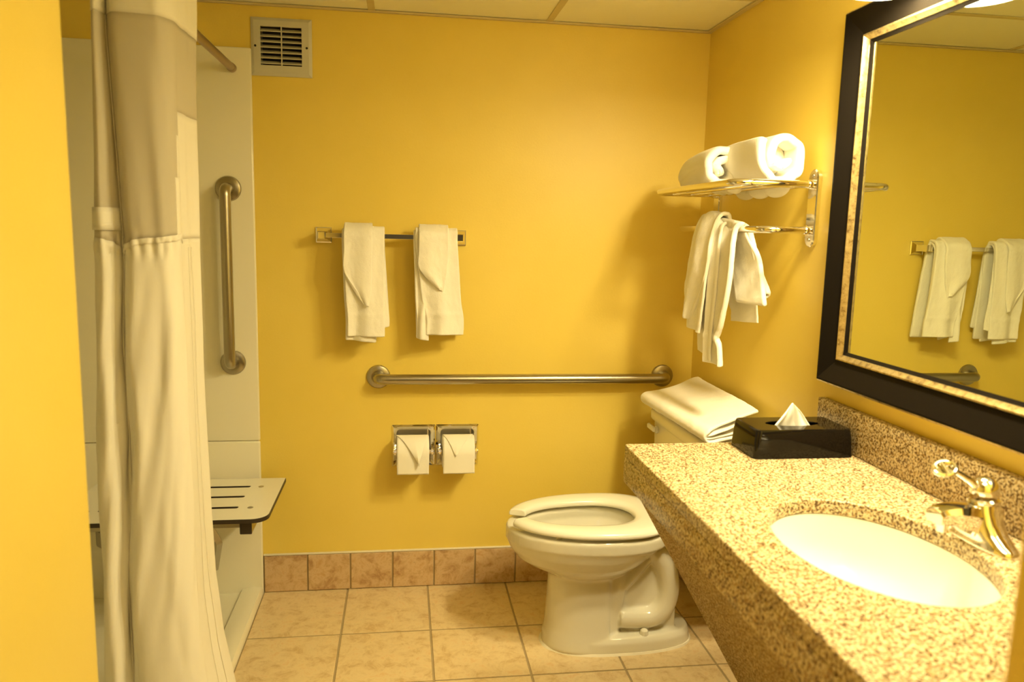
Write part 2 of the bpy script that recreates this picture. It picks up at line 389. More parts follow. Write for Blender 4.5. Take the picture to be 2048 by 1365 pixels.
def bar_towel(x0, x1, zb, left_in, xr_out, zr, label, wlabel, wc, sd):
    """hand towel folded in thirds over the wall bar + pointed washcloth over it"""
    t = thing('hand_towel', label, 'towel', ((x0+x1)/2, -.07, ZB), 'hand towels on the wall towel bar')
    yb, yt, yf = -.042, -.07, -.096
    def path(xt, xb, zbk, zfr, yo=0, d=0):
        return [(xb, yb+.006, zbk), (xb*.5+xt*.5, yb, 1.16), (xt, yb-d, 1.30), (xt, yb-.012-d, 1.328+d), (xt, yt, 1.337+d), (xt, yf+.010-yo, 1.330+d), (xt, yf-yo, 1.30), (xt*.7+xb*.3, yf-.006-yo, 1.20), (xt*.4+xb*.6, yf-.008-yo, 1.10), (xb, yf-.008-yo, 1.04), (xb, yf-.010-yo, zfr)]
    def fold(u, v, p):
        f = .0
        if v > .5: f = (v-.5)*.018*sin(u*7+sd)+.004*sin(u*13+v*5+sd)*(v-.4)
        dz = p.z-(zb+.085); band = math.exp(-(dz/.007)**2) if v > .6 else 0
        return f-.0025*band
    # back / inner fold hanging a little lower on the left
    towel_obj('inner_fold', [((path(x0, x0+.012, zb-.0, zb-.002), path(x0+.11, x0+left_in, zb-.012, zb-.012)), dict(nu=18, nv=64, fold=fold))], .009, t)
    towel_obj('side_fold', [((path(x0+.05, x0+.07, zb+.03, zb+.02), path(x1-.002, xr_out, zr, zr)), dict(nu=18, nv=64, fold=lambda u, v, p: .005*sin(u*6+sd)*v))], .009, t)
    # outer fold
    towel_obj('outer_fold', [((path(x0+.006, x0+wc[3], zb, zb+.012, .011, .008), path(x1, x1+wc[4], zb, zb+wc[5], .011, .008)), dict(nu=30, nv=80, fold=fold))], .012, t)
    # woven border strip at the foot
    bm = NB(); L = cr(path(x0+.006, x0+wc[3], zb, zb+.012, .011, .008), 1); Rr = cr(path(x1, x1+wc[4], zb, zb+wc[5], .011, .008), 1)
    def hf(u, v): p = L.lerp(Rr, u); return Vector((p.x, p.y-.0062-.0006*sin(u*60)-.009*sin(u*7+sd)*1-.0024*sin(u*13+5+sd)+.0095*sin(u*7+sd)*1+.0024*sin(u*13+5+sd), p.z-.002+.013*v))
    # washcloth
    w0, w1, zl, tipx, tipz, zrr = wc[0], wc[1], wc[2], wc[6], wc[7], wc[8]
    yo = .028
    def wp(xt, mid, end): return [(xt, yb+.010, 1.17), (xt, yb+.008, 1.28), (xt, yb-.010, 1.335), (xt, yt+.004, 1.356), (xt, yf+.004, 1.350), (xt, yf-yo+.004, 1.325), (xt, yf-yo, 1.27), mid, end]
    Lp = wp(w0, (w0+.003, yf-yo-.004, zl), (tipx-.006, yf-yo-.008, tipz+.012)); Rp = wp(w1, (w1*.6+tipx*.4+.004, yf-yo-.004, zrr), (tipx+.004, yf-yo-.008, tipz))
    o = towel_obj('washcloth', [((Lp, Rp), dict(nu=26, nv=70, fold=lambda u, v, p: (v-.4)*.010*sin(u*6+sd*2) if v > .4 else 0))], .011, None,
                  label=wlabel, cat='washcloth', loc=((w0+w1)/2, -.07, ZB+.02), group='pointed washcloths over the hand towels')
    return t
bar_towel(-1.306, -1.162, .962, .115, -1.145, 1.008, 'white terry hand towel hanging from the left half of the square wall bar', 'white washcloth folded to a low point, over the left wall towel',
          (-1.298, -1.203, 1.19, .018, .0, .010, -1.222, 1.078, 1.13), 0)
bar_towel(-1.064, -.912, .968, .055, -.893, 1.01, 'white terry hand towel hanging from the right half of the square wall bar', 'white washcloth folded to a shorter point, over the right wall towel',
          (-1.046, -.944, 1.21, .045, .024, .012, -.968, 1.132, 1.19), 1.3)

# ------------------------------------------------------------ toilet paper
hd = thing('toilet_paper_holder', 'left of two recessed chrome toilet paper holders side by side', 'paper holder', (TPX[0], 0, TPZ), 'twin toilet paper holders')
cx = TPX[0]
bm = NB(); z0, z1 = TPZ-.079, TPZ+.079; x0, x1 = cx-.079, cx+.079
inn = rrect(cx-.062, cx+.062, TPZ-.062, TPZ+.062, .012); out = rrect(x0, x1, z0, z1, .004)
out2 = rrect(x0+.006, x1-.006, z0+.006, z1-.006, .004)
loft(bm, [[(a, -.0005, b) for a, b in out], [(a, -.002, b) for a, b in out], [(a, -.010, b) for a, b in out2], [(a, -.006, b) for a, b in inn], [(a, .045, b) for a, b in [(cx+(p-cx)*.9, TPZ+(q-TPZ)*.9) for p, q in inn]]], False, True)
part('housing', bm, CHROME, hd, ang=30)
for s in (-1, 1):
    bm = NB(); xa = cx+s*.0665
    pts = [(xa, -.004, TPZ-.008), (xa, -.035, TPZ-.008), (xa, -.058, TPZ-.008)]
    plate(bm, [(-.004, TPZ-.03), (-.004, TPZ+.014), (-.045, TPZ+.008), (-.062, TPZ+.002), (-.066, TPZ-.008), (-.062, TPZ-.018), (-.045, TPZ-.024)], [], xa-.003, xa+.003, 'x')
    lathe(bm, [(.0085, 0), (.0085, .005), (.005, .007)], (xa+s*.002, -.054, TPZ-.008), (s, 0, 0), 16)
    part('arm', bm, CHROME, hd, ang=30)
bm = NB(); tube(bm, [(cx-.064, -.054, TPZ-.008), (cx+.064, -.054, TPZ-.008)], .006, 14); part('roller', bm, CHROME, hd)
hd2 = copy_tree(hd); hd2.location.x = TPX[1]; hd2['label'] = 'right of two recessed chrome toilet paper holders side by side'

def paper_roll(cx, label, flap):
    r0 = .059; cy, cz = -.056, TPZ-.008
    t = thing('toilet_roll', label, 'toilet paper', (cx, cy, cz), 'toilet rolls in the twin holders')
    bm = NB(); n = 64
    def ringx(x, r, sq=0): return [(x, cy+r*cos(a)*(1+.006*sin(3*a)), cz+r*sin(a)) for a in [2*pi*k/n for k in range(n)]]
    w = .0575
    loft(bm, [ringx(cx-w, .021), ringx(cx-w, r0-.002), ringx(cx-w+.002, r0), ringx(cx+w-.002, r0), ringx(cx+w, r0-.002), ringx(cx+w, .021)], False, False)
    part('paper', bm, PAPER, t)
    bm = NB(); loft(bm, [ringx(cx-w+.001, .021), ringx(cx-w+.001, .0195), ringx(cx+w-.001, .0195), ringx(cx+w-.001, .021)], False, False); part('cardboard_core', bm, CARD, t)
    # tail sheet wrapped over the front, hanging to just under the roll
    bm = NB()
    def tf(u, v):
        x = cx-w+.001+(2*w-.002)*u
        if v < .6: a = pi*.5+(v/.6)*(pi*.5); return Vector((x, cy+(r0+.0012)*cos(a), cz+(r0+.0012)*sin(a)))
        k = (v-.6)/.4; return Vector((x, cy-(r0+.0012)+.001*sin(u*9)*k, cz-k*(r0+.008)))
    grid(bm, tf, 16, 30); o = part('tail_sheet', bm, PAPER, t); mod_solid(o, .0006)
    # folded point
    bm = NB()
    def pf(u, v):
        tip = flap['tip']; a = pi*.5+v*flap['len']; xl = cx-w-flap['out']; xr = cx+w-.002
        x = (xl+(xr-xl)*u)*(1-v)+(cx+tip)*v
        rr = r0+.004+flap['lift']*v*v*(1-abs(u-.5))*1.3
        return Vector((x, cy+rr*cos(a), cz+rr*sin(a)))
    grid(bm, pf, 20, 24, v1=.985); o = part('folded_point', bm, PAPER, t); mod_solid(o, .001)
paper_roll(TPX[0]-.003, 'toilet roll in the left holder, folded point hanging loose to the right', dict(tip=.022, len=2.0, out=.006, lift=.018))
paper_roll(TPX[1]+.0, 'toilet roll in the right holder, neat flat folded point', dict(tip=-.012, len=1.6, out=.001, lift=.004))

# ------------------------------------------------------------ toilet
CY = -.437
to = thing('toilet', 'cream two-piece toilet with open-front seat against the right wall', 'toilet', (-.38, CY, 0))
def egg(z, xf, xb, hw, xm, n=56, pf=2.0, pb=2.4, dy=0):
    out = []
    for k in range(n):
        a = 2*pi*k/n; c, s = cos(a), sin(a)
        if c < 0: p = pf; ax_ = xm-xf
        else: p = pb; ax_ = xb-xm
        r = (abs(c)**p+abs(s)**p)**(-1/p)
        out.append((xm+ax_*r*c, CY+dy+hw*r*s, z))
    return out
bm = NB()
rings = [egg(.235, -.615, -.40, .085, -.50), egg(.252, -.628, -.38, .105, -.50), egg(.268, -.655, -.35, .125, -.50), egg(.285, -.695, -.335, .142, -.49), egg(.305, -.728, -.31, .157, -.48),
         egg(.335, -.752, -.28, .172, -.47), egg(.365, -.764, -.24, .181, -.46), egg(.368, -.767, -.23, .185, -.455), egg(.402, -.767, -.23, .186, -.455), egg(.410, -.762, -.235, .181, -.455),
         egg(.410, -.722, -.335, .128, -.47), egg(.400, -.714, -.345, .122, -.47), egg(.375, -.714, -.345, .125, -.47), egg(.335, -.690, -.36, .108, -.48), egg(.29, -.655, -.38, .085, -.48), egg(.262, -.61, -.41, .055, -.50), egg(.25, -.57, -.45, .03, -.51)]
loft(bm, rings)
# column
loft(bm, [egg(z, xf, -.425, hw, -.50, pf=2.3, pb=6) for z, xf, hw in ((.005, -.638, .112), (.03, -.636, .108), (.07, -.630, .101), (.16, -.625, .094), (.24, -.622, .096), (.29, -.64, .11))])
# plinth
loft(bm, [egg(z, xf, xb, hw, -.42, pf=2.3, pb=2.6) for z, xf, xb, hw in ((.0, -.640, -.135, .116), (.036, -.638, -.138, .113), (.052, -.630, -.146, .102))])
# web and deck
bx(bm, -.46, -.20, CY-.052, CY+.052, .03, .37)
loft(bm, [egg(z, -.31, xb, hw, -.20, pb=5, pf=5) for z, xb, hw in ((.335, -.09, .06), (.36, -.06, .10), (.375, -.045, .118), (.405, -.042, .120))])
# trapway relief on both flanks
for s in (-1, 1):
    y = CY+s*.052
    p = [(-.285, .335), (-.245, .275), (-.228, .20), (-.24, .135), (-.28, .098), (-.34, .095), (-.395, .10)]
    tube(bm, [Vector((*[cr(p, t/24).x], y, cr(p, t/24).y)) for t in range(25)], .036, 16)
    p = [(-.405, .105), (-.435, .165), (-.375, .225), (-.30, .315)]
    tube(bm, [Vector((cr(p, t/16).x, y-s*.006, cr(p, t/16).y)) for t in range(17)], .026, 14)
    tube(bm, [(-.44, y-s*.03, .05), (-.40, y-s*.03, .36)], .06, 14)
o = part('bowl', bm, CERAM, to, ang=180)
rm = o.modifiers.new('remesh', 'REMESH'); rm.mode = 'VOXEL'; rm.voxel_size = .0045; rm.use_smooth_shade = True
sm = o.modifiers.new('smooth', 'SMOOTH'); sm.iterations = 5; sm.factor = .5
bm = NB(); loft(bm, [egg(.288, -.65, -.385, .078, -.48), egg(.290, -.65, -.385, .078, -.48)]); part('water', bm, WATER, to)
bm = NB(); loft(bm, [egg(z, xf, -.131, hw, -.42, pf=2.3, pb=2.6) for z, xf, hw in ((.0003, -.647, .122), (.006, -.642, .118))]); part('caulk_ring', bm, CAULK, to)
for s in (-1, 1):
    bm = NB(); lathe(bm, [(.0145, 0), (.0145, .006), (.0125, .015), (.007, .020), (.001, .0215)], (-.315, CY+s*.084, .0500), (0, 0, 1), 24); part('bolt_cap', bm, CERAM, to)
# seat: open-front ring
bm = NB(); n = 60; gap = .50
def seatring(k, zt):
    a = pi+gap*.5+(2*pi-gap)*k/n  # start at front gap going round
    def e(xf, xb, hw, xm, pf, pb, a):
        c, s = cos(a), sin(a); p = pf if c < 0 else pb; ax_ = xm-xf if c < 0 else xb-xm
        r = (abs(c)**p+abs(s)**p)**(-1/p); return xm+ax_*r*c, CY+hw*r*s
    o1 = e(-.762, -.245, .190, -.455, 2.0, 2.8, a)
    i1 = e(-.705, -.345, .108, -.475, 2.1, 2.2, a)
    # straighten the inner end near the gap
    def P(t, z): return (i1[0]+(o1[0]-i1[0])*t, i1[1]+(o1[1]-i1[1])*t, z)
    return [P(.0, .424), P(.0, .432), P(.06, .440), P(.25, .444), P(.7, .4445), P(.9, .441), P(1, .432), P(1, .424), P(.96, .4205), P(.04, .4205)]
loft(bm, [seatring(k, 0) for k in range(n+1)])
o = part('seat', bm, SEATM, to, ang=60)
bv = o.modifiers.new('bev', 'BEVEL'); bv.width = .004; bv.segments = 3; bv.limit_method = 'ANGLE'; bv.angle_limit = math.radians(50)
for x, y in ((-.62, -.150), (-.62, .150), (-.40, -.165), (-.40, .165)):
    bm = NB(); bx(bm, x-.009, x+.009, CY+y*.9-.005, CY+y*.9+.005, .409, .422, .002, 1); part('seat_bumper', bm, SEATM, to)
bm = NB(); bx(bm, -.262, -.235, CY-.095, CY+.095, .409, .436, .006, 3); part('hinge', bm, SEATM, to)
# tank
def rr3(x0, x1, y0, y1, z, r): return [(a, b, z) for a, b in rrect(x0, x1, y0, y1, r, 6)]
bm = NB(); loft(bm, [rr3(-.205, -.02, CY-.205, CY+.205, .406, .03), rr3(-.212, -.017, CY-.218, CY+.218, .43, .03), rr3(-.218, -.014, CY-.226, CY+.226, .70, .03)]); part('tank', bm, CERAM, to, ang=50)
bm = NB(); loft(bm, [rr3(-.226, -.010, CY-.234, CY+.234, .7005, .028), rr3(-.229, -.008, CY-.237, CY+.237, .708, .03), rr3(-.229, -.008, CY-.237, CY+.237, .730, .03), rr3(-.223, -.012, CY-.231, CY+.231, .740, .028), rr3(-.205, -.02, CY-.213, CY+.213, .743, .02)]); part('tank_lid', bm, CERAM, to, ang=50)
bm = NB(); lathe(bm, [(.013, 0), (.013, .006), (.008, .010)], (-.218, CY+.165, .672), (-1, 0, 0), 20); bx(bm, -.238, -.226, CY+.155, CY+.225, .664, .682, .005, 3); part('flush_lever', bm, WHITE, to)

# towel folded over the tank lid
def tanktowel():
    t = thing('folded_towel', 'white towel folded flat on top of the toilet tank', 'towel', (-.13, CY, .745))
    def path(y, dx, z, bk):
        return [(-.03+dx, y+bk, .752+z*.3), (-.13, y+bk*.5, .751), (-.225+dx, y, .751), (-.246+dx, y, .757), (-.250+dx, y, .770), (-.238+dx, y, .783), (-.19, y+bk*.3, .787), (-.12, y+bk*.6, .802), (-.06, y+bk*.9, .826+z), (-.028, y+bk, .834+z)]
    def fold(u, v, p): return .004*sin(u*5+v*4)*v
    towel_obj('outer_layer', [((path(-.185, -.002, .0, .045), path(-.725, .02, -.014, .09)), dict(nu=46, nv=40, fold=fold))], .010, t)
    def path2(y, z, bk): return [(-.04, y+bk, .764), (-.21, y, .762), (-.228, y, .768), (-.20, y, .774), (-.12, y+bk*.5, .785), (-.06, y+bk, .812+z)]
    towel_obj('inner_layer', [((path2(-.20, 0, .045), path2(-.718, -.012, .09)), dict(nu=36, nv=26))], .006, t)
tanktowel()

# ------------------------------------------------------------ chrome towel shelf on the right wall
sf = thing('towel_shelf', 'chrome hotel towel shelf with lower bar, on the right wall above the toilet', 'towel rack', (0, -.5, 1.324))
YF, YN = -.172, -.818
for y in (YF, YN):
    bm = NB(); po = rrect(y-.024, y+.024, 1.322, 1.530, .0238, 8); pi_ = [((a-y)*.86+y, (b-1.426)*.97+1.426) for a, b in po]
    loft(bm, [[(-.0005, a, b) for a, b in po], [(-.010, a, b) for a, b in po], [(-.0125, a, b) for a, b in pi_]]); part('mounting_plate', bm, CHROME, sf, ang=30)
    for z in (1.342, 1.512):
        bm = NB(); lathe(bm, [(.0055, 0), (.005, .0015), (.0015, .002), (.001, .0005)], (-.0125, y, z), (-1, 0, 0), 14); part('screw', bm, STEEL, sf)
zt, XF = 1.489, -.232
bm = NB(); tube(bm, fillet([(-.012, YN, zt), (XF, YN, zt), (XF, YF, zt), (-.012, YF, zt)], .055, 12), .0104, 18); part('shelf_rail', bm, CHROME, sf)
for x in (-.04, -.105, -.17):
    bm = NB(); tube(bm, [(x, YN, zt-.006), (x, YF, zt-.006)], .0042, 12); part('shelf_rod', bm, CHROME, sf)
bm = NB(); tube(bm, fillet([(-.012, YN+.0, 1.367), (-.142, YN+.0, 1.367), (-.142, YF, 1.367), (-.012, YF, 1.367)], .045, 12), .0096, 18); part('lower_bar', bm, CHROME, sf)
for y in (YF, YN):
    for z in (zt, 1.367):
        bm = NB(); lathe(bm, [(.013, 0), (.013, .012), (.0105, .016)], (-.0125, y, z), (-1, 0, 0), 20); part('socket', bm, CHROME, sf)

# rolled bath towels on the shelf
def towel_roll(name, label, a, b, rx, rz, seed, sag, zbase, near_big=1.0):
    """a, b: far and near centre (x,y). spiral-wound end on the near side"""
    t = thing(name, label, 'towel', ((a[0]+b[0])/2, (a[1]+b[1])/2, zbase), 'rolled bath towels on the chrome shelf')
    turns = 1.55; ns = 150; bm = NB(); nl = 16
    def f(u, v):
        ang = u*turns*2*pi+seed; k = .20+.80*(1-u)**.8
        s = v; sc_ = (.86+.14*s*near_big)
        px = a[0]+(b[0]-a[0])*s; py = a[1]+(b[1]-a[1])*s
        if s > .82: k *= 1-(.05 if u < .3 else -.02)*((s-.82)/.18)**2
        if s < .15: k *= 1-.18*((.15-s)/.15)**2
        X = cos(ang)*rx*k*sc_; Z = sin(ang)*rz*k*sc_
        if Z < -rz*.82: Z = -rz*.82+(Z+rz*.82)*.3
        w = .006*noise.noise(Vector((cos(ang)*2+seed, sin(ang)*2, s*3+u)))
        zc = zbase+rz*sc_*.84
        return Vector((px+X+w, py+.012*sin(u*9+seed)*(1 if s > .5 else -1)*abs(s-.5), zc+Z+w+.006*sin(s*3.2)))
    grid(bm, f, ns, nl); o = part('roll_body', bm, TERRY, t, ang=180); mod_solid(o, .024, -.6, 1)
    # core plug so that the roll is full
    bm = NB(); rings = []
    for i in range(7):
        s = .04+.78*i/6; sc_ = (.86+.14*s*near_big); px = a[0]+(b[0]-a[0])*s; py = a[1]+(b[1]-a[1])*s; kk = .62 if i < 6 else .45
        rings.append([(px+cos(q)*rx*kk*sc_*(.96+.05*sin(3*q+s)), py, zbase+rz*sc_*.84+sin(q)*rz*kk*sc_) for q in [2*pi*j/24 for j in range(24)]])
    loft(bm, rings); part('inner_turns', bm, TERRY, t, ang=180)
    # loose edge sagging between the rods
    bm = NB(); (s0, s1, x0, x1, dep) = sag
    def g(u, v):
        y = a[1]+(b[1]-a[1])*(s0+(s1-s0)*u); x = x0+(x1-x0)*(.5+.5*sin(u*21+seed)*.5)*1.0+(v-.5)*.03
        d = dep*math.sqrt(max(0, 1-(2*v-1)**2))*(.55+.45*abs(sin(u*pi*3.5+seed)))*min(1, u*8, (1-u)*8)
        return Vector((x, y, zbase+.006-d))
    grid(bm, g, 70, 12); o = part('sagging_edge', bm, TERRY, t, ang=180); mod_solid(o, .005, 0, 1)
zs = zt-.002
towel_roll('rolled_towel', 'large rolled white bath towel nearest the mirror, on the chrome shelf', (-.085, -.40), (-.088, -.800), .076, .088, 2.5, (.12, .98, -.075, -.05, .034), zs, 1.2)
towel_roll('rolled_towel', 'smaller rolled white bath towel on the shelf, further from the mirror', (-.150, -.275), (-.172, -.600), .062, .066, 1.2, (.45, .98, -.135, -.11, .020), zs, .9)

# hand towel + washcloth over the lower shelf bar
def rack_towel():
    t = thing('hand_towel', 'long white hand towel hanging over the lower bar of the chrome shelf', 'towel', (-.142, -.60, 1.367))
    X = -.142
    # main narrow roll of cloth in front
    L = [(-.10, -.60, 1.15), (-.112, -.56, 1.28), (X+.022, -.55, 1.36), (X+.016, -.545, 1.385), (X, -.545, 1.398), (X-.02, -.55, 1.39), (X-.032, -.555, 1.35), (X-.040, -.55, 1.22), (X-.042, -.55, 1.10), (X-.043, -.55, 1.045), (X-.044, -.55, 1.02), (X-.045, -.56, .962)]
    Rr = [(-.07, -.72, 1.15), (-.085, -.70, 1.28), (X+.022, -.685, 1.35), (X+.016, -.685, 1.372), (X, -.69, 1.384), (X-.02, -.69, 1.376), (X-.032, -.695, 1.34), (X-.036, -.695, 1.22), (X-.038, -.66, 1.10), (X-.038, -.632, 1.045), (X-.038, -.655, 1.02), (X-.040, -.675, .965)]
    f = lambda u, v, p: (.022*sin(u*pi)**.7 if v > .4 else .004)-.004*math.exp(-((p.z-1.045)/.008)**2)*(1 if v > .5 else 0)
    towel_obj('front_drop', [((L, Rr), dict(nu=22, nv=90, fold=f))], .015, t)
    # lower left under-layer
    L = [(X+.0, -.50, 1.38), (X-.018, -.50, 1.36), (X-.022, -.485, 1.2), (X-.022, -.455, 1.05), (X-.024, -.47, .985)]
    Rr = [(X+.0, -.60, 1.38), (X-.022, -.60, 1.36), (X-.028, -.60, 1.2), (X-.03, -.59, 1.05), (X-.032, -.60, .968)]
    towel_obj('under_layer', [((L, Rr), dict(nu=18, nv=50, fold=lambda u, v, p: .004*sin(u*5)))], .009, t)
    # wide back drop towards the wall
    L = [(X, -.56, 1.375), (X+.016, -.56, 1.36), (-.105, -.52, 1.30), (-.095, -.51, 1.2), (-.085, -.50, 1.14), (-.080, -.51, 1.12)]
    Rr = [(X, -.70, 1.378), (X+.022, -.69, 1.36), (-.10, -.69, 1.30), (-.075, -.685, 1.24), (-.056, -.70, 1.19), (-.058, -.685, 1.178)]
    towel_obj('back_drop', [((L, Rr), dict(nu=26, nv=50, fold=lambda u, v, p: .007*sin(u*pi)*min(1, v*3)))], .016, t)
    L = [(-.095, -.52, 1.25), (-.090, -.52, 1.15), (-.085, -.52, 1.10), (-.085, -.52, 1.085)]
    Rr = [(-.080, -.64, 1.25), (-.070, -.65, 1.17), (-.066, -.655, 1.12), (-.064, -.66, 1.095)]
    towel_obj('back_hem', [((L, Rr), dict(nu=20, nv=24, fold=lambda u, v, p: .003*sin(u*9)))], .007, t)
    # washcloth at the far side
    L = [(-.10, -.44, 1.22), (X+.026, -.43, 1.33), (X+.016, -.43, 1.385), (X-.002, -.43, 1.412), (X-.028, -.43, 1.402), (X-.048, -.425, 1.34), (X-.056, -.41, 1.24), (X-.056, -.39, 1.17), (X-.056, -.43, 1.085)]
    Rr = [(-.10, -.56, 1.22), (X+.026, -.56, 1.33), (X+.016, -.57, 1.39), (X-.002, -.575, 1.415), (X-.028, -.575, 1.40), (X-.048, -.575, 1.34), (X-.056, -.57, 1.24), (X-.056, -.53, 1.17), (X-.056, -.445, 1.08)]
    towel_obj('washcloth', [((L, Rr), dict(nu=30, nv=70, fold=lambda u, v, p: (.010*sin(u*8+1)*v) if v > .35 else 0))], .011, None,
              label='white washcloth with a pointed drop, over the towel on the shelf bar', cat='washcloth', loc=(X, -.5, 1.40))
    # narrow back washcloth edge strip with hem
    L = [(X-.036, -.47, 1.3), (X-.040, -.43, 1.2), (X-.040, -.392, 1.09), (X-.040, -.385, 1.055)]
    Rr = [(X-.044, -.565, 1.3), (X-.050, -.565, 1.2), (X-.050, -.55, 1.09), (X-.050, -.545, 1.048)]
    towel_obj('side_layer', [((L, Rr), dict(nu=22, nv=40, fold=lambda u, v, p: .007*sin(u*11+1)*v))], .008, t)
rack_towel()

# ------------------------------------------------------------ vanity
ZC = .829; XC = -.553; YV0, YV1 = -2.25, -.985; SX, SY, SA, SB = -.292, -1.627, .160, .222
va = thing('vanity_countertop', 'speckled beige granite vanity counter with apron and backsplash', 'countertop', (-.28, -1.6, .7))
bm = NB(); hole = ell(SX, SY, SA, SB, 64)
plate(bm, [(XC, YV0+.001), (-.001, YV0+.001), (-.001, YV1), (XC+.012, YV1), (XC+.003, YV1-.003), (XC, YV1-.012)], [hole], ZC-.030, ZC, 'z')
o = part('slab', bm, GRAN, va, ang=30)
bv = o.modifiers.new('bev', 'BEVEL'); bv.width = .0035; bv.segments = 3; bv.limit_method = 'ANGLE'; bv.angle_limit = math.radians(60)
bm = NB(); bx(bm, XC+.0015, XC+.022, YV0+.001, YV1-.0015, .734, ZC-.0305, .002, 2); bx(bm, XC+.022, -.001, YV1-.022, YV1-.0015, .734, ZC-.0305, .002, 2); part('apron', bm, GRAN, va)
bm = NB(); bx(bm, -.021, -.0005, YV0+.001, -.945, ZC+.0005, ZC+.107, .003, 2); part('backsplash', bm, GRAN, va)
# sloping protective panel
bm = NB(); pa = [(-.532, .733), (-.514, .733), (-.180, .18), (-.180, .147), (-.198, .147)]
loft(bm, [[(x, y, z) for x, z in pa] for y in (YV0+.001, YV1-.0)]); o = part('sloping_panel', bm, GRANU, va, False)
# sink
bm = NB(); rings = []
for r, z in ((1.10, ZC-.0305), (1.10, ZC-.040), (.99, ZC-.046), (1.0, ZC-.046)): pass
prof = [(1.12, -.0306), (1.005, -.0306), (1.0, -.036), (.985, -.055), (.95, -.085), (.88, -.115), (.76, -.142), (.58, -.160), (.36, -.170), (.16, -.174), (.12, -.178)]
for k, d in prof: rings.append([(a, b, ZC+d) for a, b in ell(SX, SY, SA*k, SB*k, 64)])
for k, d in reversed(prof[:-1]): rings.append([(a, b, ZC+d-.010) for a, b in ell(SX, SY, SA*(k+.03), SB*(k+.03), 64)])
loft(bm, rings, False, False)
sk = thing('sink', 'white oval undermount sink set in the granite counter', 'sink', (SX, SY, .64))
part('basin', bm, SINKM, sk)
bm = NB(); lathe(bm, [(.026, 0), (.024, .003), (.018, .004), (.016, .001), (.001, .001)], (SX, SY, ZC-.179), (0, 0, 1), 28); part('drain', bm, CHROME, sk)

# faucet
FX, FY = -.098, -1.630
fa = thing('faucet', 'chrome single-lever faucet behind the oval sink', 'faucet', (FX, FY, ZC))
bm = NB()
def stad(cx, cy, hx, hy, z, n=32, p=2.6):
    out = []
    for k in range(n):
        c, s = cos(2*pi*k/n), sin(2*pi*k/n); r = (abs(c)**p+abs(s)**p)**(-1/p); out.append((cx+hx*r*c, cy+hy*r*s, z))
    return out
loft(bm, [stad(FX, FY, .028, .080, ZC), stad(FX, FY, .028, .080, ZC+.006), stad(FX, FY, .026, .077, ZC+.010), stad(FX, FY, .027, .066, ZC+.016), stad(FX, FY, .0275, .050, ZC+.026), stad(FX, FY, .027, .036, ZC+.042), stad(FX, FY, .026, .029, ZC+.060), stad(FX, FY, .023, .024, ZC+.072)])
part('body', bm, CHROME, fa, ang=50)
bm = NB()
# spout: lofted along -x, flat-sided
sp = [(.0, .026, .068, .012), (-.025, .026, .070, .016), (-.05, .0245, .070, .028), (-.068, .023, .068, .036), (-.082, .022, .065, .038), (-.092, .021, .061, .037)]
rings = []
for dx, hw, ztop, zbot in sp:
    zc = ZC+(ztop+zbot)/2; hz = (ztop-zbot)/2
    rings.append([(FX+dx, FY+hw*c_, zc+hz*s_) for c_, s_ in ((-.75, -1), (.75, -1), (1, -.7), (1, .4), (.7, .9), (.3, 1), (-.3, 1), (-.7, .9), (-1, .4), (-1, -.7))])
loft(bm, rings); part('spout', bm, CHROME, fa, ang=25)
bm = NB(); lathe(bm, [(.0125, 0), (.0125, .010), (.0105, .011), (.0105, .018), (.009, .018)], (FX-.074, FY, ZC+.040), (0, 0, -1), 24); part('aerator', bm, CHROME, fa)
bm = NB(); lathe(bm, [(.022, 0), (.026, .004), (.026, .008), (.022, .011), (.020, .011)], (FX, FY, ZC+.070), (-.12, 0, 1), 32)
part('collar', bm, CHROME, fa)
bm = NB(); lathe(bm, [(.0235*cos(t), .0235*sin(t)) for t in [-.3+(pi/2+.3)*k/12 for k in range(13)]], (FX-.001, FY, ZC+.094), (0, 0, 1), 32); part('ball', bm, CHROME, fa)
lv = NB(); A = Vector((FX-.012, FY, ZC+.097)); B = Vector((FX-.060, FY+.004, ZC+.128))
tube(lv, [A, A.lerp(B, .4)+Vector((0, 0, .002)), B], [.0085, .0062, .0050], 14); lever = part('lever', lv, CHROME, fa)
bm = NB(); n = 36; ring = []
C0 = Vector((FX-.078, FY+.004, ZC+.132))
for k in range(n):
    a = 2*pi*k/n; ring.append(C0+Vector((cos(a)*.019, sin(a)*.012, cos(a)*.003+sin(a)*.008)))
ring.append(ring[0])
tube(bm, ring, .0042, 10, False); tube(bm, [C0+Vector((0, -.012, -.008)), C0+Vector((0, .012, .008))], .0042, 10)
lathe(bm, [(.015, -.002), (.015, .001), (.001, .001)], C0-Vector((0, -.002, .003)), (-.1, -.6, 1), 24)
part('handle_loop', bm, CHROME, lever)

# tissue box
tx = thing('tissue_box', 'glossy black tissue box cover with a white tissue, on the granite counter', 'tissue box', (-.155, -1.066, ZC))
bm = NB(); X0, X1, Y0, Y1 = -.281, -.031, -1.137, -.998; ztp = ZC+.069
oc = []
slot = [(-.157+.068*cos(t), -1.068+.026*sin(t)*(1 if abs(cos(t)) < .99 else 1)) for t in [2*pi*k/40 for k in range(40)]]
top = rrect(X0+.006, X1-.006, Y0+.005, Y1-.005, .012, 5)
n = len(top)
loft(bm, [rr3(X0, X1, Y0, Y1, ZC+.0003, .010), rr3(X0+.0025, X1-.0025, Y0+.002, Y1-.002, ZC+.045, .012), rr3(X0+.005, X1-.005, Y0+.0035, Y1-.0035, ZC+.064, .013), rr3(X0+.0065, X1-.0065, Y0+.005, Y1-.005, ztp-.001, .013), rr3(X0+.010, X1-.010, Y0+.009, Y1-.009, ztp, .012)], False, False)
plate(bm, rrect(X0+.010, X1-.010, Y0+.009, Y1-.009, .012, 6), [slot], ztp-.0025, ztp, 'z')
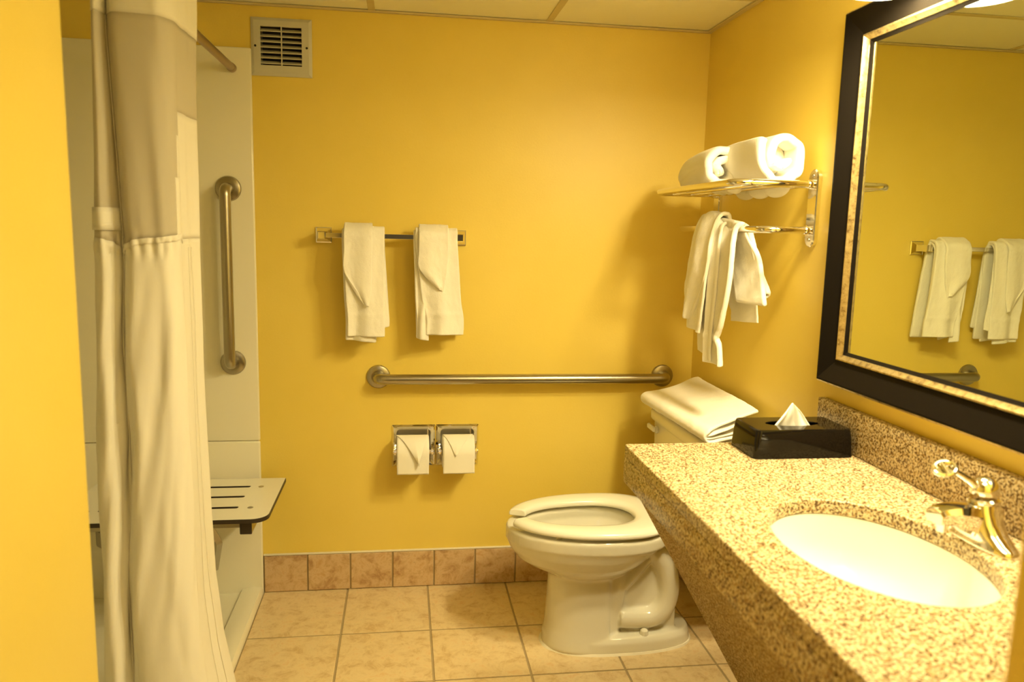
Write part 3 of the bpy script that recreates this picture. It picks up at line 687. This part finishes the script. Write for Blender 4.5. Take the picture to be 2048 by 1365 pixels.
part('cover', bm, BLACKP, tx, ang=30)
bm = NB(); bx(bm, X0+.012, X1-.012, Y0+.012, Y1-.012, ZC+.001, ZC+.045); part('inner_carton', bm, DARK, tx, False)
bm = NB()
def ts(u, v):
    a = (u-.5)*2; h = .098*(1-v)+.045*v  # v: 0 top .. 1 base
    wdt = .005+.060*v**.9
    return Vector((-.160+a*wdt+.004*sin(v*5)*(1-v), -1.070+.010*sin(a*2.6+v*2)*(v)+.004*sin(a*9)*v, ZC+.042+.078*(1-v)-.006*a*a*(1-v)))
grid(bm, ts, 26, 22); o = part('tissue', bm, TISSUE, tx, ang=180); mod_solid(o, .0012)
bm = NB()
def ts2(u, v):
    a = (u-.5)*2; wdt = .004+.052*v
    return Vector((-.156+a*wdt, -1.062+.008*cos(a*3+1)*v, ZC+.040+.072*(1-v)))
grid(bm, ts2, 22, 18); o = part('tissue_back_fold', bm, TISSUE, tx, ang=180); mod_solid(o, .0012)

# ------------------------------------------------------------ mirror
YO, YE, ZO, ZT = -.948, -2.17, .980, 1.893
mi = thing('mirror', 'large wall mirror in a dark frame with gilt edges above the counter', 'mirror', (0, -1.56, ZO))
def cornerpt(c, o, x):
    y = YO-o if c in (0, 3) else YE+o; z = ZO+o if c in (0, 1) else ZT-o; return (x, y, z)
def rail(c0, c1, pr):
    bm = NB(); a = [bm.verts.new(cornerpt(c0, *p)) for p in pr]; b = [bm.verts.new(cornerpt(c1, *p)) for p in pr]
    m = len(pr)
    for i in range(m): bm.faces.new((a[i], a[(i+1) % m], b[(i+1) % m], b[i]))
    bm.faces.new(a); bm.faces.new(list(reversed(b))); return bm
dark = [(.007, -.002), (.007, -.0365), (.012, -.0370), (.062, -.0200), (.066, -.0185), (.066, -.002)]
for c in range(4): part('frame_rail', rail(c, (c+1) % 4, dark), DARKWOOD, mi, ang=20)
for c in range(4): part('gilt_edge', rail(c, (c+1) % 4, [(0, -.001), (0, -.027), (.003, -.033), (.007, -.0345), (.007, -.001)]), GILT, mi, ang=20)
for c in range(4): part('gilt_lip', rail(c, (c+1) % 4, [(.066, -.002), (.066, -.022), (.068, -.0245), (.071, -.0245), (.073, -.0215), (.080, -.015), (.0805, -.002)]), GILT, mi, ang=20)
for c in range(4): part('inner_fillet', rail(c, (c+1) % 4, [(.0806, -.002), (.0806, -.0125), (.086, -.0085), (.088, -.0075), (.088, -.002)]), DARKWOOD, mi, ang=20)
bm = NB(); bx(bm, -.0065, -.0015, YE+.070, YO-.070, ZO+.070, ZT-.070); part('mirror_glass', bm, MIRROR, mi, False)

# vanity light: three frosted bells under a chrome bar
vl = thing('vanity_light', 'wall light with glowing frosted shades above the mirror', 'wall lamp', (0, -1.56, 1.99))
bm = NB(); bx(bm, -.026, -.0005, -1.62, -1.115, 1.965, 2.035, .006, 3); part('backplate', bm, STEEL, vl)
for y in (-1.235, -1.50):
    bm = NB(); tube(bm, fillet([(-.02, y, 2.0), (-.115, y, 2.0), (-.115, y, 1.955)], .03, 8), .008, 14); lathe(bm, [(.022, 0), (.026, -.012), (.026, -.03)], (-.115, y, 1.968), (0, 0, 1), 24); arm = part('arm', bm, STEEL, vl)
    bm = NB(); lathe(bm, [(.030, 1.955), (.040, 1.945), (.052, 1.925), (.062, 1.895), (.072, 1.870), (.078, 1.861), (.078, 1.858), (.068, 1.8575)], (-.115, y, 0), (0, 0, 1), 36); part('shade', bm, LAMPM, arm)
    bm = NB(); lathe(bm, [(.0675, 1.8585), (.066, 1.856), (.045, 1.8542), (.001, 1.8538)], (-.115, y, 0), (0, 0, 1), 36); part('diffuser', bm, LAMPB, arm)

# ------------------------------------------------------------ shower seat
ss = thing('folding_bench', 'white slotted folding shower bench with black edge behind the curtain', 'bench', (-1.8, -.02, .42))
def seat_out(o=0):
    x0, x1, y0, y1, r = -2.13+o, -1.508-o, -.462+o, -.072-o, .05
    p = [(x1, y1), (x0, y1)]
    p += [(x0+r-r*cos(t), y0+r-r*sin(t)) for t in [pi/2*k/8 for k in range(9)]]
    p += [(x1-r+r*sin(t), y0+r-r*cos(t)) for t in [pi/2*k/8 for k in range(9)]]
    return p
def slots():
    h = []
    for y in (-.158, -.258, -.358): h.append(rrect(-2.03, -1.612, y-.010, y+.010, .0095, 5))
    return h
bm = NB(); plate(bm, seat_out(), slots(), .4455, .4585, 'z'); part('core_board', bm, CORE, ss, ang=30, label='black phenolic core showing at the edges')
bm = NB(); plate(bm, seat_out(.001), slots(), .4586, .4602, 'z'); part('laminate_top', bm, SEATM, ss, ang=30)
for x, y in ((-1.577, -.163), (-1.575, -.364), (-2.06, -.163), (-2.06, -.364)):
    bm = NB(); lathe(bm, [(.009, 0), (.009, .0008), (.003, .0003)], (x, y, .4602), (0, 0, 1), 20); part('bolt', bm, STEEL, ss)
bm = NB(); bx(bm, -2.08, -1.56, -.415, -.385, .414, .445, .002, 1); part('cross_tube', bm, STEEL, ss)
bm = NB(); bx(bm, -1.592, -1.557, -.44, -.03, .404, .445, .002, 1); part('side_tube', bm, STEEL, ss)
bm = NB(); bx(bm, -1.5925, -1.5565, -.4445, -.4402, .4035, .4455, .002, 1); part('tube_end_cap', bm, CORE, ss)
bm = NB(); bx(bm, -2.10, -2.065, -.44, -.03, .404, .445, .002, 1); part('side_tube', bm, STEEL, ss)
for x in (-1, 1):
    bm = NB(); tube(bm, fillet([(-1.85-x*.16, -.40, .414), (-1.85-x*.175, -.36, .35), (-1.85-x*.085, -.05, .12)], .03, 5), .013, 4); part('brace', bm, STEEL, ss, False)
bm = NB(); bx(bm, -2.11, -1.54, -.030, -.0185, .39, .444, .004, 2); part('wall_bracket', bm, STEEL, ss)

# ------------------------------------------------------------ curtain rod and curtain
rd = thing('curtain_rod', 'dark metal shower curtain rod reaching the shower back panel', 'curtain rod', (-1.665, -.7, 1.862))
bm = NB(); tube(bm, [(-1.665, -1.454, 1.862), (-1.665, -.0145, 1.862)], .0125, 20); part('rod_tube', bm, RODM, rd)
bm = NB(); lathe(bm, [(.0145, 0), (.0145, .02), (.013, .024)], (-1.665, -.0145, 1.862), (0, -1, 0), 20); part('end_cap', bm, RODM, rd)
cu = thing('shower_curtain', 'gathered cream shower curtain with a sheer window hanging beside the left wall', 'curtain', (-1.69, -.85, 0))
XL = [(2.0, -1.750), (1.8, -1.761), (1.4, -1.780), (1.05, -1.790), (.82, -1.797), (.45, -1.80), (0, -1.805)]
XR = [(2.0, -1.602), (1.85, -1.603), (1.65, -1.607), (1.28, -1.613), (.76, -1.612), (.62, -1.610), (.41, -1.603), (.24, -1.585), (.14, -1.566), (.03, -1.548)]
SE = [(2.0, .16), (1.76, .16), (1.48, .28), (1.28, .34), (1.05, .30), (.86, .36), (.69, .33), (.5, .27), (.3, .26), (0, .24)]
def cplan(z):
    a, b = lin(XL, z), lin(XR, z); se = lin(SE, z); fl = max(0, -1.603-b) if False else 0
    k = min(1, max(0, (1.8-z)/1.2)); bc = -1.614+(b+1.610 if b > -1.61 else 0)*.55
    X = lambda f: a+(bc-a)*f
    P = [(X(.02), -.80), (X(-.01), -.90), (X(.0), -.945), (X(se*.45), -.965), (X(se*.8), -.935), (X(se), -.922), (X(se+.05), -.938), (X(se+.17), -.955-.006*k), (X(.72), -.952), (X(.9), -.940),
         (X(1.0), -.905), (bc+(b-bc)*.3, -.86), (bc+(b-bc)*.55, -.81), (b-.001, -.76), (b, -.715), (b-.03, -.69), (X(.55), -.72), (X(.25), -.70), (X(.15), -.77), (X(.5), -.80), (X(.6), -.84), (X(.2), -.86)]
    return P
S_F, S_C, S_R = .235, .476, .69
def cpt(s, z, off=0):
    P = [(*p, 0) for p in cplan(z)]; p = cr(P, s)
    q = cr(P, min(1, s+.004))-cr(P, max(0, s-.004)); nn = Vector((q.y, -q.x, 0)); nn = nn.normalized() if nn.length > 1e-9 else Vector((0, -1, 0))
    a = .006*noise.noise(Vector((s*9, z*1.1, 2)))+.0035*noise.noise(Vector((s*26+z*2, z*3.2, 5)))
    # diagonal drag lines below the sheer hem
    if z < 1.31 and s < .5:
        a += .0055*noise.noise(Vector((s*30-z*5, z*1.6, 9)))*min(1, (1.31-z)*5)
        a += .004*math.exp(-((z-1.295)/.02)**2)*sin(s*190)
    return Vector((p.x, p.y, z))+nn*(a+off)
def csheet(name, m, s0, s1, z0, z1, parent, off=0, t=.0016, label=None, zt_=None):
    bm = NB(); ns = max(3, int((s1-s0)*240)); nz = max(3, int((z1-(1.3 if callable(z0) else z0))*75))
    def f(u, v):
        s = s0+(s1-s0)*u; top = zt_(s) if zt_ else z1; bot = z0(s) if callable(z0) else z0
        return cpt(s, bot+(top-bot)*v, off)
    if callable(z0): pass
    grid(bm, f, ns, nz); o = part(name, bm, m, parent, ang=180, label=label); mod_solid(o, t, 1); return o
HZ = lambda s: 1.312-.030*math.exp(-((s-.25)/.07)**2)+.012*max(0, (s-.40))*8*(s < .5)
csheet('header', CURT, 0, 1, 1.792, 1.93, cu)
csheet('sheer_window', SHEER, 0, .50, HZ, 1.792, cu, label='translucent sheer window band', t=.0008)
csheet('sheer_window', SHEER, .50, 1, 1.60, 1.792, cu, t=.0008)
csheet('solid_panel', CURT, .50, 1, 1.31, 1.60, cu)
low = csheet('lower_panel', CURT, 0, .50, .03, 1.31, cu, zt_=HZ)
csheet('side_gather', CURT, .50, 1, .03, 1.31, cu)
csheet('hem_band', CURT, .045, .215, 1.328, 1.378, cu, .0035)
bm = NB(); grid(bm, lambda u, v: cpt(.215+.285*u, HZ(.215+.285*u)-.012+.014*v, .002+.0012*sin(u*90)), 70, 3); o = part('hem_band', bm, CURT, cu, ang=180); mod_solid(o, .0016, 1)
for j, (za, zb_, sa) in enumerate(((1.45, 1.545, .483), (1.31, 1.45, .470))): csheet('stepped_panel', CURT, sa, .50, za, zb_, cu, .0018)
# seam trim and right edge piping
bm = NB()
def trim(u, v): return cpt(.252+u*.018, .06+(1.79-.06)*v, .0035)
grid(bm, trim, 4, 110); o = part('seam_trim', bm, CURT, cu, ang=180); mod_solid(o, .0022)
for s in (.565, .600):
    bm = NB(); tube(bm, [cpt(s, .05+1.24*k/60, .0018) for k in range(61)], .0009, 6); part('stitching', bm, CURT, cu)
for s in (.16, .36, .56, .74, .9):
    zr_ = 1.848 if .3 < s < .4 else 1.905; c = cpt(s, zr_); bm = NB(); ns = 28
    q = cpt(s+.01, zr_)-cpt(s-.01, zr_); q.normalize()
    pts = [c+q*cos(2*pi*k/ns)*.019+Vector((0, 0, 1))*sin(2*pi*k/ns)*.024 for k in range(ns+1)]; tube(bm, pts, .004, 8, False); part('ring', bm, RODM, cu)
